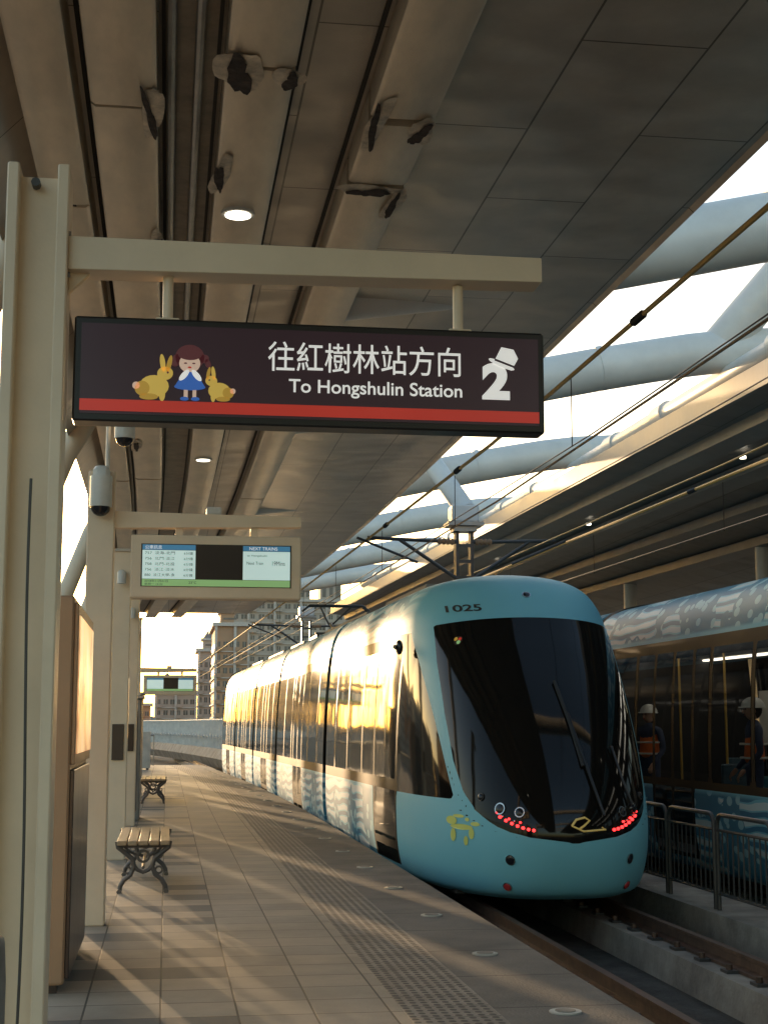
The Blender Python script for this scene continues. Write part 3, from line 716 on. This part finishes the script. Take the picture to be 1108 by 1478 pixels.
b.box(-.60,-.47,11.45,11.6,3.28,3.48,M['camw'],.03); b.tube([(-.535,11.5,3.40),(-.535,11.5,3.16)],.085,M['camw'],20); b.sph((-.535,11.5,3.165),.078,M['dome'],lo=.45); b.obj('housing',cm,True)
cm=empty('security_camera'); b=MB()
b.tube([(-.50,11.72,3.46),(-.50,11.72,3.95)],.018,M['camw']); b.tube([(-.50,11.7,3.86),(-.37,11.6,3.86)],.016,M['camw']); b.tube([(-.37,11.6,3.88),(-.37,11.6,3.76),(-.37,11.6,3.72)],.08,M['camw'],20); b.sph((-.37,11.6,3.73),.072,M['dome'],lo=.45); b.obj('housing',cm,True)

for y in (17.2,22.8,28.4,34,44,51):
    b=MB(); o=bend(y)
    b.box(-.64+o,-.43+o,y-.1,y+.1,0,3.46,M['cream'],.01); b.box(-.66+o,-.41+o,y-.12,y+.12,3.46,3.49,M['cream2'])
    b.box(-.60+o,-.47+o,y-.13,y-.1,1.1,1.5,M['dpanel'],.004)
    b.tube([(-.535+o,y-.11,3.2),(-.535+o,y-.2,3.2),(-.535+o,y-.2,3.08)],.05,M['camw'],12)
    b.obj('platform_post')
def lightbox(y0,y1,o):
    e=empty('advertising_light_box'); b=MB()
    b.box(-.80+o,-.54+o,y0,y1,0.05,2.24,M['brown'],.012); b.box(-.76+o,-.58+o,y0+.05,y1-.05,0,.05,M['dpanel']); b.obj('cabinet',e)
    b=MB(); b.box(-.541+o,-.515+o,y0+.03,y1-.03,.08,1.24,M['dpanel'],.005); b.box(-.541+o,-.515+o,y0+.03,y1-.03,1.27,2.20,M['brown'],.005); b.box(-.516+o,-.508+o,y0+.1,y1-.1,1.33,2.13,M['poster']); b.obj('panels',e)
lightbox(8.75,10.5,0); lightbox(19,20.6,0)
for (y0,y1,h,m_) in ((24,24.9,1.9,M['grayc']),(30.9,32.2,2.1,M['grayc'])):
    b=MB(); b.box(-1.0+bend(y0),-.38+bend(y0),y0,y1,0,h,m_,.02); b.box(-1.04+bend(y0),-.34+bend(y0),y0-.03,y1+.03,h,h+.05,M['steel'],.01); b.box(-.95+bend(y0),-.43+bend(y0),y0-.012,y0-.002,.15,h-.2,M['dsteel']); b.obj('equipment_cabinet')
b=MB()
for y in np.arange(12.5,56,1.5):
    o=bend(y); b.tube([(-1.6+o,y,0),(-1.6+o,y,1.15)],.025,M['steel'],8)
for z in(.15,1.15): b.tube([(-1.6+bend(y),y,z) for y in np.linspace(12.5,56,30)],.025,M['steel'],8)
for y in np.arange(12.5,55,.15):
    b.tube([(-1.6+bend(y),y,.15),(-1.6+bend(y),y,1.15)],.008,M['steel'],5)
b.obj('back_railing')
b=MB(); b.tube([(-.58,3.2,0),(-.58,3.2,.62),(-.58,3.3,.74),(-.58,3.45,.78),(-.58,5.3,.78),(-.58,5.5,.74),(-.58,5.58,.6),(-.58,5.6,0)],.035,M['steel'],12); b.tube([(-.58,3.2,.4),(-.58,5.6,.4)],.02,M['steel'],8); b.obj('handrail',smooth=True)

# ------------------------------------------------------------------ benches
def bench(y0,y1,x):
    e=empty('park_bench'); b=MB()
    for k in range(5): b.box(x-.235+k*.096,x-.15+k*.096,y0,y1,.425,.465,M['wood'],.008)
    b.obj('seat',e)
    b=MB()
    for y in (y0+.12,y1-.12):
        for s_ in(-1,1):
            b.tube([(x+s_*a,y,z) for a,z in ((.235,.455),(.225,.40),(.16,.35),(.10,.30),(.08,.23),(.11,.16),(.17,.11),(.20,.06),(.21,0))],.022,M['iron'],8)
            b.tube([(x+s_*.21,y-.05,.015),(x+s_*.21,y+.05,.015)],.022,M['iron'],8)
            b.tube([(x+s_*(.14+.03*math.cos(t)),y,.20+.03*math.sin(t)) for t in np.linspace(0,6.28,10)],.009,M['iron'],6)
        b.tube([(x-.23,y,.415),(x+.23,y,.415)],.02,M['iron'],8)
        b.tube([(x-.10,y,.26),(x-.05,y,.20),(x,y,.18),(x+.05,y,.20),(x+.10,y,.26)],.018,M['iron'],8)
        b.tube([(x+.05*math.cos(t),y,.32+.05*math.sin(t)) for t in np.linspace(0,6.28,14)],.012,M['iron'],6)
        for s_ in(-1,1): b.tube([(x+s_*.05,y,.33),(x+s_*.12,y,.36),(x+s_*.17,y,.405)],.012,M['iron'],6)
    b.tube([(x,y0+.12,.22),(x,y1-.12,.22)],.015,M['iron'],8)
    b.obj('cast_iron_legs',e,True)
bench(13.7,15.5,-.18); bench(28.9,30.6,-.15+bend(29))

# ------------------------------------------------------------------ platform end, parapet
b=MB(); y=55.5
for k in range(12):
    x=-2.6+k*.3+bend(y)*1.0; b.tube([(x,y,0),(x,y,1.1)],.02,M['steel'],6)
b.tube([(-2.6+bend(y),y,1.1),(.7+bend(y),y,1.1)],.03,M['steel'],8); b.tube([(-2.6+bend(y),y,.55),(.7+bend(y),y,.55)],.02,M['steel'],8)
b.obj('end_railing')
b=MB(); b.box(-1.35,-.5,50.4,50.5,.05,1.25,M['fin'],.01); b.box(-1.3,-1.22,50.42,50.48,0,.06,M['dsteel']); b.box(-.63,-.55,50.42,50.48,0,.06,M['dsteel']); b.obj('notice_board')
b=MB()
def arc(t): return (3.6-.0011*(t-56)**2-.05*(t-56), t)
for side,hh in ((0,1.7),(-7.5,1.9)):
    pr=[]
    for t in np.arange(56,190,1.2):
        x,y=arc(t); x+=side
        if side<0 and t<62: continue
        b.box(x-.05,x+.28,y,y+.22,-.5,hh,M['fin'])
        pr.append((x+.15,y,.9))
    b.tube(pr,.12,M['fin'],6); b.tube([(p[0],p[1],hh) for p in pr],.07,M['fin'],6); b.tube([(p[0],p[1],-.1) for p in pr],.5,M['conc'],6)
b.obj('viaduct_parapet')

# ------------------------------------------------------------------ buildings
def bld(name,x0,x1,y0,y1,h,wall,fl,nb,extra):
    e=empty(name); b=MB(); w_=MB(); tr=MB()
    b.box(x0,x1,y0,y1,-1,h,wall); b.obj('walls',e)
    gl=M['bwin']; nf=int(h/fl); W=(x1-x0)/nb
    for i in range(nf):
        z=i*fl
        tr.box(x0-.35,x1+.35,y0-.35,y0-.002,z-.12,z+.12,M['trim'])
        tr.box(x0-.35,x0-.002,y0,y1,z-.12,z+.12,M['trim'])
        for k in range(nb):
            a=x0+k*W; kw=.18 if k%3 else .3
            w_.box(a+W*kw,a+W*(1-kw),y0-.06,y0-.01,z+1.0,z+fl-.7,gl); tr.box(a+W*.48,a+W*.52,y0-.12,y0-.061,z+1.0,z+fl-.7,M['trim'])
            if k%3==0: tr.box(a+W*.1,a+W*.9,y0-1.1,y0-.36,z+.12,z+1.0,wall)
        nk=max(2,int((y1-y0)/4)); D=(y1-y0)/nk
        for k in range(nk): w_.box(x0-.06,x0-.01,y0+D*(k+.2),y0+D*(k+.8),z+1.0,z+fl-.7,gl)
    for k in range(0,nb+1,3): tr.box(x0+k*W-.3,x0+k*W+.3,y0-.6,y0-.351,-1,h,M['trim'])
    tr.box(x0-.8,x1+.8,y0-.8,y1+.8,h,h+.8,M['trim'])
    for (a,c,hh) in extra:
        b2=MB(); b2.box(x0+a,x0+c,y0+2,y0+9,h+.8,h+hh,wall); b2.box(x0+a-.5,x0+c+.5,y0+1.5,y0+9.5,h+hh,h+hh+.6,M['trim'])
        mx=(a+c)/2+x0; b2.add([(x0+a,y0+2,h+hh+.6),(x0+c,y0+2,h+hh+.6),(x0+c,y0+9,h+hh+.6),(x0+a,y0+9,h+hh+.6),(mx,y0+5.5,h+hh+3)],[(0,1,4),(1,2,4),(2,3,4),(3,0,4)],M['roof'])
        for k in range(3): b2.box(x0+a+.6+k*(c-a)/3,x0+a+.6+k*(c-a)/3+1,y0+1.9,y0+1.99,h+1.6,h+hh-1,gl)
        b2.obj('roof_tower',e)
    w_.obj('windows',e); tr.obj('cornices',e)
M['trim']=mat('building_trim',(.62,.54,.45),.7); M['roof']=mat('roof_tiles',(.30,.22,.17),.7)
M['wallA']=mat('wall_beige',(.48,.39,.30),.8,0,.06,.1); M['wallB']=mat('wall_brown',(.48,.29,.17),.8,0,.08,.1); M['wallC']=mat('wall_pink',(.50,.37,.28),.8,0,.06,.1)
bld('reflection_blocker',15,52,420,440,36,M['wallA'],3.0,15,[(1,6,5),(9,17,8),(20,25,5),(28,34,6)])
bld('reflection_blocker',10.5,17.5,330,360,23,M['wallB'],2.9,5,[(1,4,3)])
bld('reflection_blocker',8,13,385,400,20,M['wallC'],3.0,4,[(1,4,3)])
bld('low_building',-3,8,420,440,10,M['wallC'],3,6,[(1,5,3)])
bld('low_building',-14,-5,460,480,7,M['wallB'],3,5,[])
for (x0,x1,y0,h) in ((-36,-19,250,23),(-90,-64,245,26),(-128,-94,240,24),(-170,-134,250,27),(-215,-176,240,22)):  # added unseen blocks darken tram-side reflections; the gap lets the sun through
    bld('reflection_blocker',x0,x1,y0,y0+16,h,random.choice((M['wallB'],M['wallC'],M['wallA'])),3.1,max(4,int((x1-x0)/3)),[(2,6,3)])
b=MB()
vs=[];n_=60
for i in range(n_+1):
    x=-900+i*30*1.0; hgt=6+10*abs(math.sin(i*.21))+5*math.sin(i*.73)
    vs+=[(x,1500,-5),(x,1500,max(3,hgt))]
b.add(vs,[(2*i,2*i+2,2*i+3,2*i+1) for i in range(n_)],mat('distant_hills',(.32,.30,.27),1)); b.obj('hills')

# ------------------------------------------------------------------ people
def person(x,y,rz,s=1.0):
    e=empty('worker')
    def skin(name,V,Ed,R,m,sub=2):
        me=bpy.data.meshes.new(name); me.from_pydata(V,Ed,[]); o=bpy.data.objects.new(name,me); scene.collection.objects.link(o); me.materials.append(m)
        sm=o.modifiers.new('s','SKIN'); sm.use_smooth_shade=True
        if len(me.skin_vertices)==0:
            bpy.context.view_layer.objects.active=o
            bpy.ops.mesh.customdata_skin_add()
        for i,r_ in enumerate(R):
            r_=r_ if isinstance(r_,tuple) else (r_,r_); me.skin_vertices[0].data[i].radius=r_
        me.skin_vertices[0].data[0].use_root=True
        q=o.modifiers.new('d','SUBSURF'); q.levels=sub; q.render_levels=sub; o.parent=e; return o
    V=[(0,0,.95),(0,.0,1.15),(0,.01,1.35),(0,0,1.47),(0,-.01,1.53)]; R=[(.15,.11),(.14,.10),(.17,.11),(.09,.08),(.055,.055)]; Ed=[(0,1),(1,2),(2,3),(3,4)]
    for s_ in(-1,1):
        o=len(V); V+=[(s_*.10,0,.88),(s_*.11,-.02,.50),(s_*.12,.02,.09),(s_*.13,-.14,.05)]; R+=[.09,.065,.048,.04]; Ed+=[(0,o),(o,o+1),(o+1,o+2),(o+2,o+3)]
        o=len(V); V+=[(s_*.19,0,1.42),(s_*.25,.02,1.14),(s_*.22,-.16,.95)]; R+=[.06,.043,.032]; Ed+=[(2,o),(o,o+1),(o+1,o+2)]
    skin('body_clothes',V,Ed,R,M['cloth'])
    skin('hivis_vest',[(0,0,.97),(0,0,1.15),(0,.01,1.34),(0,0,1.44),(.17,0,1.43),(-.17,0,1.43)],[(0,1),(1,2),(2,3),(3,4),(3,5)],[(.175,.135),(.165,.125),(.19,.13),(.11,.10),.07,.07],M['orange'])
    b=MB()
    for z in(1.08,1.24):
        b.tube([(.215*math.cos(t),.155*math.sin(t),z) for t in np.linspace(0,6.283,24)],.014,M['refl'],6)
    b.obj('reflective_bands',e)
    for s_ in(-1,1):
        V=[(s_*.22,-.16,.95),(s_*.215,-.21,.90)]; R=[.028,.034]; Ed=[(0,1)]
        for k,l in enumerate((.05,.06,.055,.045)):
            o=len(V); X=s_*(.195+.018*k); V+=[(X,-.235,.875),(X,-.25,.875-l*.6),(X,-.24,.86-l)]; R+=[.011,.010,.008]; Ed+=[(1,o),(o,o+1),(o+1,o+2)]
        o=len(V); V+=[(s_*.18,-.20,.89),(s_*.17,-.235,.86)]; R+=[.012,.009]; Ed+=[(1,o),(o,o+1)]
        skin('hand',V,Ed,R,M['skin'],1)
    b=MB(); b.sph((0,-.01,1.63),.098,M['skin'],20,14,sc=(.78,.95,1.18)); b.sph((0,-.11,1.615),.018,M['skin'],10,8,sc=(.8,1.1,1.3)); 
    for s_ in(-1,1): b.sph((s_*.078,.0,1.62),.022,M['skin'],8,6,sc=(.4,.8,1.3)); b.sph((s_*.03,-.094,1.645),.010,M['hair'],8,6)
    b.sph((0,-.098,1.575),.02,M['redr'],8,6,sc=(1.1,.4,.3)); b.sph((0,.02,1.64),.10,M['hair'],16,10,sc=(.8,.9,1.1))
    b.sph((0,0,1.67),.125,M['helmet'],22,10,sc=(.92,1.1,.95),hi=.52); b.tube([(.115*math.cos(t),-.01+.15*math.sin(t),1.665) for t in np.linspace(0,6.283,24)],.010,M['helmet'],6)
    b.obj('head_with_helmet',e,True)
    e.location=(x,y,0.0); e.rotation_euler=(0,0,rz); e.scale=(s,s,s)
person(6.92,20.9,rad(-60)); person(6.94,17.05,rad(-100),1.02)

scene.view_settings.view_transform='Standard'; scene.view_settings.look='None'; scene.view_settings.exposure=0
